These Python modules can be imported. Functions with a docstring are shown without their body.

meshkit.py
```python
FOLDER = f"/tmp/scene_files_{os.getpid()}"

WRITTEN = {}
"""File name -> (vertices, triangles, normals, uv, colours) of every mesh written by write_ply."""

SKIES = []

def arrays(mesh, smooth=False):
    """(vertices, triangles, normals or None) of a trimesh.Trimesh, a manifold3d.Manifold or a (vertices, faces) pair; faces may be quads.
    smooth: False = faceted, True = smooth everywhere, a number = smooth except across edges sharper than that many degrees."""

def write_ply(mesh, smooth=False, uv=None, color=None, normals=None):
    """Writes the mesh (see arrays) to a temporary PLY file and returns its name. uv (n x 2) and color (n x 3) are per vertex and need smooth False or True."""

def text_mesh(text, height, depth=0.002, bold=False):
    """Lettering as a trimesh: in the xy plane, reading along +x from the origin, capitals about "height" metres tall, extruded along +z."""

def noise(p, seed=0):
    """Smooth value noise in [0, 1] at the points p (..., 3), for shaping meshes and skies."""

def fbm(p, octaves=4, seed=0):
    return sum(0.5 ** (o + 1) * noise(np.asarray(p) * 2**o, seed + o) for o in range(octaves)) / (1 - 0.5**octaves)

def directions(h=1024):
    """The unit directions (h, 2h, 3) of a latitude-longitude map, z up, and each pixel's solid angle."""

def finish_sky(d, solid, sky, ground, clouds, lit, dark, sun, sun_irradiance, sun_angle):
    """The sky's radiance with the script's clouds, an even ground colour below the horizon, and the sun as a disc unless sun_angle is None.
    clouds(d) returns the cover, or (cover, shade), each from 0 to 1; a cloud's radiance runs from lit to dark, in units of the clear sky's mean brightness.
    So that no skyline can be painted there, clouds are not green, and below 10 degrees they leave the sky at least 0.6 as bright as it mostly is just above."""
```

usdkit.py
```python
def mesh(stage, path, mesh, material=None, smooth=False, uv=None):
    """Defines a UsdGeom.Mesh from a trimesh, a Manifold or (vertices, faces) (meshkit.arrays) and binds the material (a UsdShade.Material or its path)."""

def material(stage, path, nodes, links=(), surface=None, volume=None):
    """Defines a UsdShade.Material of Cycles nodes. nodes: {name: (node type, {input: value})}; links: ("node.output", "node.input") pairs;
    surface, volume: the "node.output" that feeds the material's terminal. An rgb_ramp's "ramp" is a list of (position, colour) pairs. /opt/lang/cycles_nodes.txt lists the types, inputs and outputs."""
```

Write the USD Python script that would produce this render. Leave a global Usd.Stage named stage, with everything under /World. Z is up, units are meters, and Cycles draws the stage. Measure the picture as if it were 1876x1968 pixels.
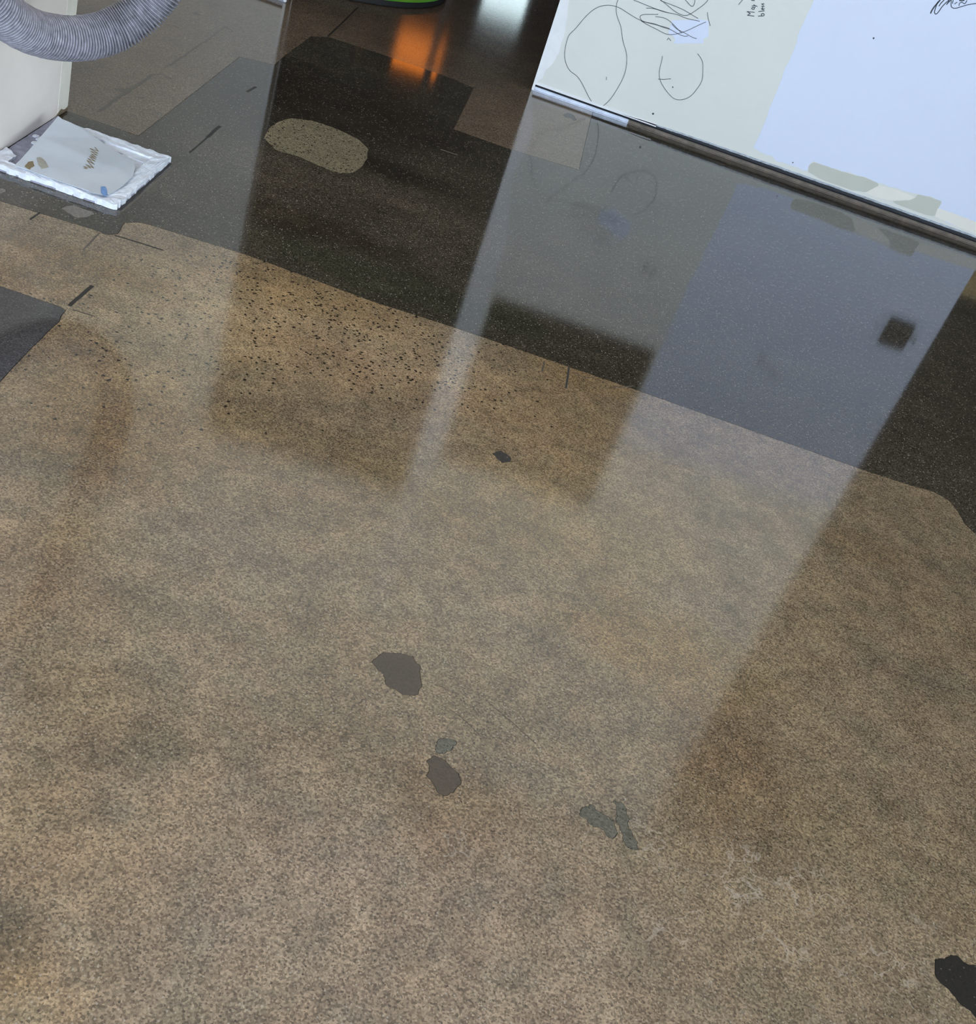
import math, random
import numpy as np
import trimesh
import shapely
from shapely.geometry import Polygon, LineString, MultiPolygon, box as sbox
from shapely.ops import unary_union
from scipy.spatial import Delaunay
import usdkit, meshkit
from pxr import Usd, UsdGeom, UsdLux, UsdShade, Gf, Sdf, Vt

random.seed(7)
rng = np.random.default_rng(7)
stage = Usd.Stage.CreateInMemory()
UsdGeom.SetStageUpAxis(stage, UsdGeom.Tokens.z)
UsdGeom.SetStageMetersPerUnit(stage, 1.0)
UsdGeom.Xform.Define(stage, '/World')
UsdGeom.Scope.Define(stage, '/World/Looks')

# ------------------------------------------------------------------ camera
W, Hpx = 1876, 1968
FPX = 2251.57
PITCH, ROLL, YAW = np.radians([34.3231, 20.7309, 4.6175])
CAM_H = 1.5
EXPOSURE = 0.0
_cy, _sy = np.cos(YAW), np.sin(YAW)
_fwd = np.array([_sy * np.cos(PITCH), _cy * np.cos(PITCH), -np.sin(PITCH)])
_right = np.array([_cy, -_sy, 0.0])
_up = np.cross(_right, _fwd)
_cr, _sr = np.cos(ROLL), np.sin(ROLL)
RIGHT, UP = _cr * _right + _sr * _up, -_sr * _right + _cr * _up
EYE = np.array([0, 0, CAM_H])
cam = UsdGeom.Camera.Define(stage, '/World/Camera')
m = np.eye(4)
m[0, :3], m[1, :3], m[2, :3], m[3, :3] = RIGHT, UP, -_fwd, EYE
cam.AddTransformOp().Set(Gf.Matrix4d(m.tolist()))
cam.CreateHorizontalApertureAttr(36.0)
cam.CreateVerticalApertureAttr(36.0 * Hpx / W)
cam.CreateFocalLengthAttr(36.0 * FPX / W)
cam.CreateClippingRangeAttr(Gf.Vec2f(0.05, 100))
cam.CreateExposureAttr(EXPOSURE)

# ------------------------------------------------------------------ sky and daylight
sky = UsdLux.DomeLight.Define(stage, '/World/Sky')
sky.CreateIntensityAttr(1.0)
sky.CreateColorAttr(Gf.Vec3f(0.80, 0.95, 1.0))
RW_X0, RW_X1, RW_Z0, RW_Z1, REAR_Y = -2.6, 3.0, 0.35, 3.0, -3.0     # storefront glazing behind the camera
day = UsdLux.RectLight.Define(stage, '/World/Daylight')                # daylight arriving at that glazing
day.CreateWidthAttr(RW_X1 - RW_X0)
day.CreateHeightAttr(RW_Z1 - RW_Z0)
day.CreateIntensityAttr(10.0)
day.CreateColorAttr(Gf.Vec3f(0.75, 0.84, 1.04))
day.AddTranslateOp().Set(((RW_X0 + RW_X1) / 2, REAR_Y - 0.18, (RW_Z0 + RW_Z1) / 2))
day.AddRotateXYZOp().Set((90, 0, 0))                                 # emits towards +y
SW_Y0, SW_Y1, SW_Z0, SW_Z1, SIDE_X = -1.8, 4.0, 0.5, 3.0, 6.0           # added side glazing, put in to brighten the column
side = UsdLux.RectLight.Define(stage, '/World/AddedSideLight')
side.CreateWidthAttr(SW_Y1 - SW_Y0)
side.CreateHeightAttr(SW_Z1 - SW_Z0)
side.CreateIntensityAttr(3.4)
side.CreateColorAttr(Gf.Vec3f(0.98, 0.96, 1.0))
side.AddTranslateOp().Set((SIDE_X + 0.13, (SW_Y0 + SW_Y1) / 2, (SW_Z0 + SW_Z1) / 2))
side.AddRotateXYZOp().Set((90, 0, 90))                                  # emits towards -x
CEIL_LIGHT = 11.0
CEIL_COLOR = (1.0, 0.90, 0.80)


# ------------------------------------------------------------------ helpers
def ray(x, y):
    return RIGHT * (x - W / 2) / FPX - UP * (y - Hpx / 2) / FPX + _fwd


def fl(x, y, z=0.0):
    """point of the photograph on the level z"""
    d = ray(x, y)
    return EYE + d * (z - CAM_H) / d[2]


def onwall(x, y):
    d = ray(x, y)
    p = EYE + d * WALL_Y / d[1]
    return p[0], p[2]


def F2(pts, z=0.0):
    return [tuple(fl(*p, z)[:2]) for p in pts]


def crop(pts, ox, oy, s):
    return [(ox + a / s, oy + b / s) for a, b in pts]


USED = {}


def numbered(path):
    n = USED.get(path, 0)
    USED[path] = n + 1
    return path if n == 0 else f'{path}_{n:03d}'


def meta(prim, label=None, cat=None, group=None, kind=None):
    for k, v in (('label', label), ('category', cat), ('group', group), ('kind', kind)):
        if v:
            prim.SetCustomDataByKey(k, v)
    return prim


def thing(name, label=None, cat=None, loc=(0, 0, 0), rotz=0, group=None, kind=None):
    x = UsdGeom.Xform.Define(stage, numbered('/World/' + name))
    x.AddTranslateOp().Set(tuple(map(float, loc)))
    if rotz:
        x.AddRotateZOp().Set(float(rotz))
    return meta(x.GetPrim(), label, cat, group, kind)


def obj(name, mesh, mat, parent=None, label=None, cat=None, kind=None, smooth=30, group=None):
    base = str(parent.GetPath()) if parent is not None else '/World'
    g = usdkit.mesh(stage, numbered(base + '/' + name), mesh, M[mat], smooth)
    return meta(g.GetPrim(), label, cat, group, kind)


def bx(x0, x1, y0, y1, z0, z1):
    b = trimesh.creation.box((x1 - x0, y1 - y0, z1 - z0))
    b.apply_translation(((x0 + x1) / 2, (y0 + y1) / 2, (z0 + z1) / 2))
    return b


def rbx(x0, x1, y0, y1, z0, z1, r=0.004):
    """box with chamfered edges"""
    pts = []
    for x in (x0, x1):
        for y in (y0, y1):
            for z in (z0, z1):
                sx, sy, sz = (r if x == x0 else -r), (r if y == y0 else -r), (r if z == z0 else -r)
                pts += [(x, y + sy, z + sz), (x + sx, y, z + sz), (x + sx, y + sy, z)]
    return trimesh.convex.convex_hull(np.array(pts))


def cyl(r, z0, z1, x=0, y=0, n=24, r2=None):
    r2 = r if r2 is None else r2
    return lathe([(0, z0), (r, z0), (r2, z1), (0, z1)], x, y, n)


def lathe(prof, x=0, y=0, n=32):
    c = trimesh.creation.revolve(np.array(prof, float), sections=n)
    c.apply_translation((x, y, 0))
    return c


def tube(path, r, n=16, ring=None, step=0.004):
    p = np.asarray(path, float)
    seg = np.r_[0, np.cumsum(np.linalg.norm(np.diff(p, axis=0), axis=1))]
    s = np.linspace(0, seg[-1], max(2, int(seg[-1] / step)))
    p = np.stack([np.interp(s, seg, p[:, k]) for k in range(3)], 1)
    t = np.gradient(p, axis=0)
    t /= np.linalg.norm(t, axis=1, keepdims=True)
    u = np.cross(t[0], [0.3, 0.9, 0.2]); u /= np.linalg.norm(u)
    rows = []
    a = np.linspace(0, 2 * np.pi, n, endpoint=False)
    for i in range(len(p)):
        u = u - t[i] * (u @ t[i]); u /= np.linalg.norm(u)
        v = np.cross(t[i], u)
        rr = r if ring is None else ring(s[i], a)
        rows.append(p[i] + (np.cos(a) * rr)[:, None] * u + (np.sin(a) * rr)[:, None] * v)
    V = np.concatenate(rows)
    f = []
    idx = np.arange(n)
    for i in range(len(p) - 1):
        A, B = i * n + idx, i * n + (idx + 1) % n
        f.append(np.stack([A, B, B + n], 1)); f.append(np.stack([A, B + n, A + n], 1))
    f = np.concatenate(f)
    c0, c1 = len(V), len(V) + 1
    V = np.vstack([V, p[0], p[-1]])
    e = (len(p) - 1) * n
    f = np.vstack([f, np.stack([np.full(n, c0), (idx + 1) % n, idx], 1), np.stack([np.full(n, c1), e + idx, e + (idx + 1) % n], 1)])
    return trimesh.Trimesh(V, f, process=False)


def spline(pts, n=200):
    from scipy.interpolate import CubicSpline
    p = np.asarray(pts, float)
    t = np.r_[0, np.cumsum(np.linalg.norm(np.diff(p, axis=0), axis=1) ** 0.7)]
    return CubicSpline(t, p)(np.linspace(0, t[-1], n))


def geoms(g):
    return [q for q in getattr(g, 'geoms', [g]) if q.geom_type == 'Polygon' and q.area > 1e-9]


def plate(poly, z0, z1):
    """a flat plate of the given outline between two levels"""
    ms = []
    for g in geoms(poly):
        e = trimesh.creation.extrude_polygon(g, z1 - z0, engine='earcut')
        e.apply_translation((0, 0, z0))
        ms.append(e)
    return trimesh.util.concatenate(ms)


def wallplate(poly, proud=0.0006):
    """a thin layer of the outline (x, z) on the front of the back wall"""
    ms = []
    for g in geoms(poly):
        e = trimesh.creation.extrude_polygon(g, proud + 0.0006, engine='earcut')
        v = e.vertices
        e.vertices = np.stack([v[:, 0], WALL_Y + 0.0006 - v[:, 2], v[:, 1]], 1)
        e.invert()
        e.fix_normals()
        ms.append(e)
    return trimesh.util.concatenate(ms)


def ragged(pts, step=0.02, amp=0.004, seed=0, freq=40.0, close=True):
    """outline with a worn, uneven edge"""
    ring = LineString(list(pts) + [pts[0]]) if close else LineString(pts)
    n = max(8, int(ring.length / step))
    q = np.array([ring.interpolate(i / n, normalized=True).coords[0] for i in range(n if close else n + 1)])
    P = np.c_[q * freq, np.full(len(q), seed * 7.3)]
    d = np.stack([meshkit.fbm(P, 3, seed) - .5, meshkit.fbm(P + 31.7, 3, seed + 5) - .5], 1) * 2 * amp
    q = q + d
    return Polygon(q).buffer(0) if close else [tuple(v) for v in q]


# ------------------------------------------------------------------ materials
M = {}


def mat(name, nodes, links=(), surface='p.BSDF'):
    M[name] = usdkit.material(stage, '/World/Looks/' + name, nodes, links, surface=surface)


def simple(name, col, rough=0.6, metal=0.0, noise=0.0, scale=20.0, bump=0.0, spec=0.5, bscale=None):
    """base colour with a faint blotchy variation and optional relief"""
    c = np.array(col)
    n = {'p': ('principled_bsdf', {'base_color': tuple(c), 'roughness': rough, 'metallic': metal, 'specular_ior_level': spec}),
         'tc': ('geometry', {})}
    l = []
    if noise:
        n['n'] = ('noise_texture', {'scale': scale, 'detail': 5.0, 'roughness': 0.6})
        n['r'] = ('rgb_ramp', {'ramp': [(0.25, tuple(c * (1 - noise))), (0.75, tuple(np.minimum(c * (1 + noise), .97)))]})
        l += [('tc.position', 'n.vector'), ('n.fac', 'r.fac'), ('r.color', 'p.base_color')]
    if bump:
        n['bn'] = ('noise_texture', {'scale': bscale or scale * 6, 'detail': 3.0})
        n['b'] = ('bump', {'strength': bump, 'distance': 0.01})
        l += [('tc.position', 'bn.vector'), ('bn.fac', 'b.height'), ('b.normal', 'p.normal')]
    mat(name, n, l)


def concrete(name, base=None, grain=0.48, mottle=0.1, light=0.55, dark=0.6, chips=0.0, rough=0.065, flecks=(0.42, 0.37, 0.30), bump=0.028, gsc=300.0, lightsc=170.0, spec=0.62):
    """polished concrete: sand grain, pale and dark specks, larger chips, gloss. base None reads the vertex colour 'tint'."""
    n = {'g': ('geometry', {}),
         'p': ('principled_bsdf', {'roughness': rough, 'specular_ior_level': spec}),
         # blotches
         'n1': ('noise_texture', {'scale': 7.0, 'detail': 8.0, 'roughness': 0.65, 'distortion': 0.4}),
         'm1': ('map_range', {'from_min': 0.3, 'from_max': 0.7, 'to_min': 1 - mottle, 'to_max': 1 + mottle}),
         # sand grain
         'v1': ('voronoi_texture', {'scale': gsc, 'randomness': 1.0}),
         's1': ('separate_color', {}),
         'm2': ('map_range', {'from_min': 0.0, 'from_max': 1.0, 'to_min': 1 - grain, 'to_max': 1 + grain}),
         'n2': ('noise_texture', {'scale': 210.0, 'detail': 4.0, 'roughness': 0.7}),
         'm3': ('map_range', {'from_min': 0.3, 'from_max': 0.7, 'to_min': 1 - grain * .7, 'to_max': 1 + grain * .7}),
         'x1': ('math', {'math_type': 'multiply'}), 'x2': ('math', {'math_type': 'multiply'}),
         'cc': ('combine_color', {}),
         'mul': ('mix_color', {'blend_type': 'multiply', 'fac': 1.0, 'use_clamp': False}),
         # pale specks
         'v2': ('voronoi_texture', {'scale': lightsc, 'randomness': 1.0}),
         's2': ('separate_color', {}),
         'c2': ('math', {'math_type': 'greater_than', 'value2': 0.86}),
         'd2': ('map_range', {'from_min': 0.22, 'from_max': 0.34, 'to_min': light, 'to_max': 0.0, 'clamp': True}),
         'k2': ('math', {'math_type': 'multiply'}),
         'mixl': ('mix_color', {'b': flecks}),
         # dark specks
         'v3': ('voronoi_texture', {'scale': 150.0, 'randomness': 1.0}),
         's3': ('separate_color', {}),
         'c3': ('math', {'math_type': 'greater_than', 'value2': 0.80}),
         'd3': ('map_range', {'from_min': 0.20, 'from_max': 0.32, 'to_min': dark, 'to_max': 0.0, 'clamp': True}),
         'k3': ('math', {'math_type': 'multiply'}),
         'mixd': ('mix_color', {'b': (0.025, 0.02, 0.016)}),
         # relief
         'bn': ('noise_texture', {'scale': 85.0, 'detail': 3.0, 'roughness': 0.6}),
         'b': ('bump', {'strength': bump, 'distance': 0.002}),
         }
    l = [('g.position', 'n1.vector'), ('n1.fac', 'm1.value'), ('g.position', 'v1.vector'), ('v1.color', 's1.color'), ('s1.r', 'm2.value'),
         ('g.position', 'n2.vector'), ('n2.fac', 'm3.value'), ('m1.result', 'x1.value1'), ('m2.result', 'x1.value2'), ('x1.value', 'x2.value1'), ('m3.result', 'x2.value2'),
         ('x2.value', 'cc.r'), ('x2.value', 'cc.g'), ('x2.value', 'cc.b'), ('cc.color', 'mul.b'),
         ('g.position', 'v2.vector'), ('v2.color', 's2.color'), ('s2.r', 'c2.value1'), ('v2.distance', 'd2.value'), ('c2.value', 'k2.value1'), ('d2.result', 'k2.value2'),
         ('k2.value', 'mixl.fac'), ('mul.result', 'mixl.a'),
         ('g.position', 'v3.vector'), ('v3.color', 's3.color'), ('s3.g', 'c3.value1'), ('v3.distance', 'd3.value'), ('c3.value', 'k3.value1'), ('d3.result', 'k3.value2'),
         ('k3.value', 'mixd.fac'), ('mixl.result', 'mixd.a'),
         ('g.position', 'bn.vector'), ('bn.fac', 'b.height'), ('b.normal', 'p.normal')]
    out = 'mixd.result'
    if base is None:
        n['at'] = ('attribute', {'attribute': 'tint'})
        l.append(('at.color', 'mul.a'))
        # dark stone chips where the slab was ground deeper, pale hairline crazing elsewhere
        n.update({'am': ('attribute', {'attribute': 'wear'}), 'sm': ('separate_color', {}),
                  'v4': ('voronoi_texture', {'scale': 62.0, 'randomness': 1.0}), 's4': ('separate_color', {}),
                  'c4': ('math', {'math_type': 'subtract'}), 'c4b': ('math', {'math_type': 'less_than', 'value2': 0.0}),
                  'n4': ('noise_texture', {'scale': 160.0, 'detail': 2.0}), 'a4': ('math', {'math_type': 'multiply_add', 'value2': 0.5, 'value3': -0.22}),
                  'e4': ('math', {'math_type': 'add'}),
                  'd4': ('map_range', {'from_min': 0.23, 'from_max': 0.30, 'to_min': 0.93, 'to_max': 0.0, 'clamp': True}),
                  'k4': ('math', {'math_type': 'multiply'}), 'mixc': ('mix_color', {'b': (0.012, 0.010, 0.009)}),
                  'n5': ('noise_texture', {'scale': 22.0, 'detail': 4.0}), 'ad': ('mix_color', {'blend_type': 'linear_light', 'fac': 0.05, 'use_clamp': False}),
                  'v5': ('voronoi_texture', {'scale': 15.0, 'feature': 'distance_to_edge'}), 'm5': ('map_range', {'from_min': 0.0, 'from_max': 0.035, 'to_min': 0.75, 'to_max': 0.0, 'clamp': True}),
                  'n6': ('noise_texture', {'scale': 9.0, 'detail': 2.0}), 'm6': ('map_range', {'from_min': 0.46, 'from_max': 0.6, 'to_min': 0.0, 'to_max': 1.0, 'clamp': True}),
                  'k5': ('math', {'math_type': 'multiply'}), 'k6': ('math', {'math_type': 'multiply'}), 'mixv': ('mix_color', {'b': (0.42, 0.35, 0.28)})})
        l += [('am.color', 'sm.color'), ('g.position', 'v4.vector'), ('v4.color', 's4.color'), ('s4.r', 'c4.value1'), ('sm.r', 'c4.value2'), ('c4.value', 'c4b.value1'),
              ('g.position', 'n4.vector'), ('n4.fac', 'a4.value1'), ('v4.distance', 'e4.value1'), ('a4.value', 'e4.value2'), ('e4.value', 'd4.value'),
              ('c4b.value', 'k4.value1'), ('d4.result', 'k4.value2'), ('k4.value', 'mixc.fac'), ('mixd.result', 'mixc.a'),
              ('g.position', 'n5.vector'), ('g.position', 'ad.a'), ('n5.color', 'ad.b'), ('ad.result', 'v5.vector'), ('v5.distance', 'm5.value'),
              ('g.position', 'n6.vector'), ('n6.fac', 'm6.value'), ('m5.result', 'k5.value1'), ('m6.result', 'k5.value2'), ('k5.value', 'k6.value1'), ('sm.g', 'k6.value2'),
              ('k6.value', 'mixv.fac'), ('mixc.result', 'mixv.a')]
        out = 'mixv.result'
    else:
        n['mul'][1]['a'] = tuple(base)
    l.append((out, 'p.base_color'))
    mat(name, n, l)


concrete('tan_concrete', spec=0.95, rough=0.08, bump=0.04)
concrete('patch_concrete', (0.17, 0.135, 0.09), grain=0.22, light=0.3, dark=1.0)
concrete('chip_patch_concrete')
concrete('dark_concrete', grain=0.6, light=1.0, dark=0.9, flecks=(0.30, 0.285, 0.26))
concrete('back_concrete', rough=0.10, bump=0.11)
concrete('worn_hole', (0.024, 0.016, 0.010), grain=0.7, light=0.45, dark=0.6, rough=0.35, gsc=220.0)
concrete('grey_concrete', (0.060, 0.056, 0.055), grain=0.3, light=0.15)
concrete('filler_dark', (0.082, 0.062, 0.044), grain=0.12, mottle=0.12, light=0.0, dark=0.25, rough=0.22)
concrete('filler_black', (0.022, 0.019, 0.016), grain=0.12, light=0.15, dark=0.0, rough=0.2)
concrete('filler_grey', (0.108, 0.098, 0.074), grain=0.3, light=0.2, dark=0.9, rough=0.2)
concrete('filler_pale', (0.17, 0.15, 0.13), grain=0.3, light=0.2, dark=0.4, rough=0.25)
simple('joint_dark', (0.020, 0.017, 0.014), 0.5)
simple('wall_paint', (0.725, 0.735, 0.70), 0.75, noise=0.025, scale=3.0, bump=0.03, bscale=400)
simple('white_paint', (0.70, 0.755, 0.92), 0.75, noise=0.015, scale=3.0, bump=0.03, bscale=400)
simple('plaster_white', (0.82, 0.83, 0.86), 0.8, noise=0.05, scale=25.0, bump=0.06)
simple('paint_and_warm_light', (0.82, 0.79, 0.73), 0.8, noise=0.02, scale=9.0)  # pale patches; on the upper wall it carries warm ceiling light
simple('putty_paint', (0.56, 0.565, 0.51), 0.8, noise=0.03, scale=12.0)
simple('torn_paper', (0.42, 0.46, 0.52), 0.8, noise=0.35, scale=50)
simple('pencil', (0.13, 0.13, 0.15), 0.6)
simple('marker', (0.05, 0.06, 0.08), 0.6)
simple('galvanised', (0.40, 0.42, 0.48), 0.4, metal=0.8, noise=0.25, scale=18.0)
simple('track_brown', (0.17, 0.14, 0.115), 0.6, metal=0.2, noise=0.4, scale=30.0)  # browner, duller tone for the right length of track
simple('gap_dark', (0.03, 0.032, 0.04), 0.8)
simple('dirt', (0.16, 0.12, 0.08), 0.9, noise=0.3, scale=40)
simple('jamb_brown', (0.16, 0.12, 0.08), 0.7, noise=0.2, scale=20)  # brown tone also holds the unlit look of the doorway jambs
simple('plywood', (0.55, 0.38, 0.17), 0.6, noise=0.2, scale=12)
simple('unlit_dark', (0.045, 0.040, 0.035), 0.7)  # darkness of the unlit back room is put into this colour
simple('unlit_brown', (0.10, 0.072, 0.04), 0.7)  # same room, its dimness put into a brown
simple('ceiling_paint', (0.50, 0.48, 0.45), 0.85)
simple('side_paint', (0.55, 0.53, 0.50), 0.8)
simple('column_paint', (0.78, 0.715, 0.67), 0.75, noise=0.05, scale=5.0, bump=0.04, bscale=150)
simple('plaster_cream', (0.74, 0.71, 0.64), 0.8, noise=0.05, scale=30, bump=0.08)
simple('hose_grey', (0.25, 0.245, 0.285), 0.55, noise=0.4, scale=60)
simple('tray_white', (0.74, 0.77, 0.86), 0.7, noise=0.15, scale=60, bump=0.15)
simple('tray_floor', (0.30, 0.30, 0.38), 0.7, noise=0.3, scale=40)  # purple-grey includes the shade lying on the tray floor
simple('sheet_grey', (0.56, 0.60, 0.66), 0.6, noise=0.05, scale=15)
simple('stain_brown', (0.22, 0.17, 0.09), 0.8)
simple('stain_faint', (0.36, 0.34, 0.29), 0.8, noise=0.2, scale=60)
simple('tape_blue', (0.17, 0.32, 0.62), 0.6, noise=0.3, scale=80)
simple('lime_plastic', (0.13, 0.72, 0.06), 0.4)
simple('black_steel', (0.012, 0.012, 0.013), 0.45)
simple('black_rubber', (0.02, 0.02, 0.02), 0.8)
simple('white_enamel', (0.8, 0.8, 0.78), 0.5)
simple('grey_frame', (0.12, 0.12, 0.13), 0.4)
mat('lamp_glow', {'p': ('emission', {'color': (1.0, 0.26, 0.028), 'strength': 2.3})}, surface='p.emission')
mat('tube_glow', {'p': ('emission', {'color': CEIL_COLOR, 'strength': CEIL_LIGHT * 0.6})}, surface='p.emission')
mat('pane_glass', {'f': ('fresnel', {'IOR': 1.45}), 't': ('transparent_bsdf', {'color': (0.95, 0.98, 0.98)}), 'g': ('glossy_bsdf', {'roughness': 0.02, 'color': (1, 1, 1)}), 'm': ('mix_closure', {})},
    [('f.fac', 'm.fac'), ('t.BSDF', 'm.closure1'), ('g.BSDF', 'm.closure2')], surface='m.closure')

# ------------------------------------------------------------------ structure
WALL_Y, WALL_T = 5.61, 0.12
CEIL_Z = 4.5
XL, XR, FAR_Y = -5.0, 6.0, 10.0
OP_X0, OP_X1, OP_Z = -1.25, -0.055, 2.42           # doorway in the back wall
WALL_END = 2.25                                     # where the back wall stops on the right
PT = (0.085, 0.985, 1.04, 2.10)                     # pass-through opening in the back wall
BASE_Z = 0.031                                      # drywall stops short of the floor
RW = RW_X0, RW_X1, RW_Z0, RW_Z1


# --- floor: pieces of the polished slab, told apart by colour, laid with narrow joints
def delaunay_piece(poly, tint=None, wear=None, fine=0.02):
    """a slab piece: top face with interior vertices to carry the tint, sides 6 mm deep"""
    vis = sbox(-2.0, 0.5, 2.2, 6.6)
    pts = []
    for g in geoms(poly):
        for r in [g.exterior, *g.interiors]:
            L = r.length
            q = []
            for i in range(len(r.coords) - 1):
                a, b = np.array(r.coords[i]), np.array(r.coords[i + 1])
                d = np.linalg.norm(b - a)
                st = 0.03 if vis.distance(LineString([a, b])) < .05 else 0.4
                k = max(1, int(d / st))
                q += [a + (b - a) * j / k for j in range(k)]
            pts += q
    nb = len(pts)
    x0, y0, x1, y1 = poly.bounds
    gx, gy = np.meshgrid(np.arange(x0, x1, 0.25), np.arange(y0, y1, 0.25)); coarse = np.c_[gx.ravel(), gy.ravel()]
    cx0, cx1, cy0, cy1 = max(x0, -2.0), min(x1, 2.2), max(y0, 0.5), min(y1, 6.6)
    if cx1 > cx0 and cy1 > cy0:
        gx, gy = np.meshgrid(np.arange(cx0, cx1, fine), np.arange(cy0, cy1, fine)); f = np.c_[gx.ravel(), gy.ravel()]
        f = f + rng.uniform(-.2, .2, f.shape) * fine
        coarse = coarse[~((coarse[:, 0] > -2.0) & (coarse[:, 0] < 2.2) & (coarse[:, 1] > 0.5) & (coarse[:, 1] < 6.6))]
        coarse = np.vstack([coarse, f])
    inner = poly.buffer(-0.006)
    coarse = coarse[shapely.contains_xy(inner, coarse[:, 0], coarse[:, 1])]
    P = np.vstack([np.array(pts), coarse])
    P = np.unique(np.round(P, 6), axis=0)
    T = Delaunay(P).simplices
    c = P[T].mean(1)
    T = T[shapely.contains_xy(poly, c[:, 0], c[:, 1])]
    a, b, d = P[T[:, 0]], P[T[:, 1]], P[T[:, 2]]
    ar = (b[:, 0] - a[:, 0]) * (d[:, 1] - a[:, 1]) - (b[:, 1] - a[:, 1]) * (d[:, 0] - a[:, 0])
    T[ar < 0] = T[ar < 0][:, ::-1]
    T = T[np.abs(ar) > 1e-10]
    # sides
    E = np.vstack([T[:, [0, 1]], T[:, [1, 2]], T[:, [2, 0]]])
    key = np.sort(E, 1)
    _, inv, cnt = np.unique(key, axis=0, return_inverse=True, return_counts=True)
    rim = E[cnt[inv.ravel()] == 1]
    n = len(P)
    V = np.vstack([np.c_[P, np.zeros(n)], np.c_[P, np.full(n, -0.006)]])
    S = np.vstack([np.c_[rim[:, 1], rim[:, 0], rim[:, 0] + n], np.c_[rim[:, 1], rim[:, 0] + n, rim[:, 1] + n]])
    used = np.unique(np.vstack([T, S]))
    re = np.full(2 * n, -1); re[used] = np.arange(len(used))
    return V[used], re[np.vstack([T, S])], V[used][:, :2]


def slab(name, poly, mat_name, parent, label=None, tint=None, wear=None, fine=0.02):
    V, T, xy = delaunay_piece(poly, fine=fine)
    path = numbered(str(parent.GetPath()) + '/' + name)
    g = usdkit.mesh(stage, path, (V, T), M[mat_name], False)
    api = UsdGeom.PrimvarsAPI(g)
    for nm, fn in (('tint', tint), ('wear', wear)):
        if fn is not None:
            api.CreatePrimvar(nm, Sdf.ValueTypeNames.Color3fArray, 'vertex').Set(Vt.Vec3fArray.FromNumpy(np.clip(fn(xy), 0, 1).astype(np.float32)))
    return meta(g.GetPrim(), label)


def field(xy, scale, seed, oct_=5):
    return meshkit.fbm(np.c_[xy * scale, np.full(len(xy), seed * 3.7)], oct_, seed)


def blob(xy, px, r, seed, soft=0.5, wobble=0.35, stretch=(1, 1)):
    c = fl(*px)[:2]
    d = (xy - c) / np.array(stretch)
    w = (field(xy, 2.2 / r, seed) - .5) * 2 * wobble + (field(xy, 9.0 / r, seed + 3) - .5) * wobble * .6
    t = np.linalg.norm(d, axis=1) / r + w
    return np.clip((1 + soft / 2 - t) / soft, 0, 1) ** 1.3


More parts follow.
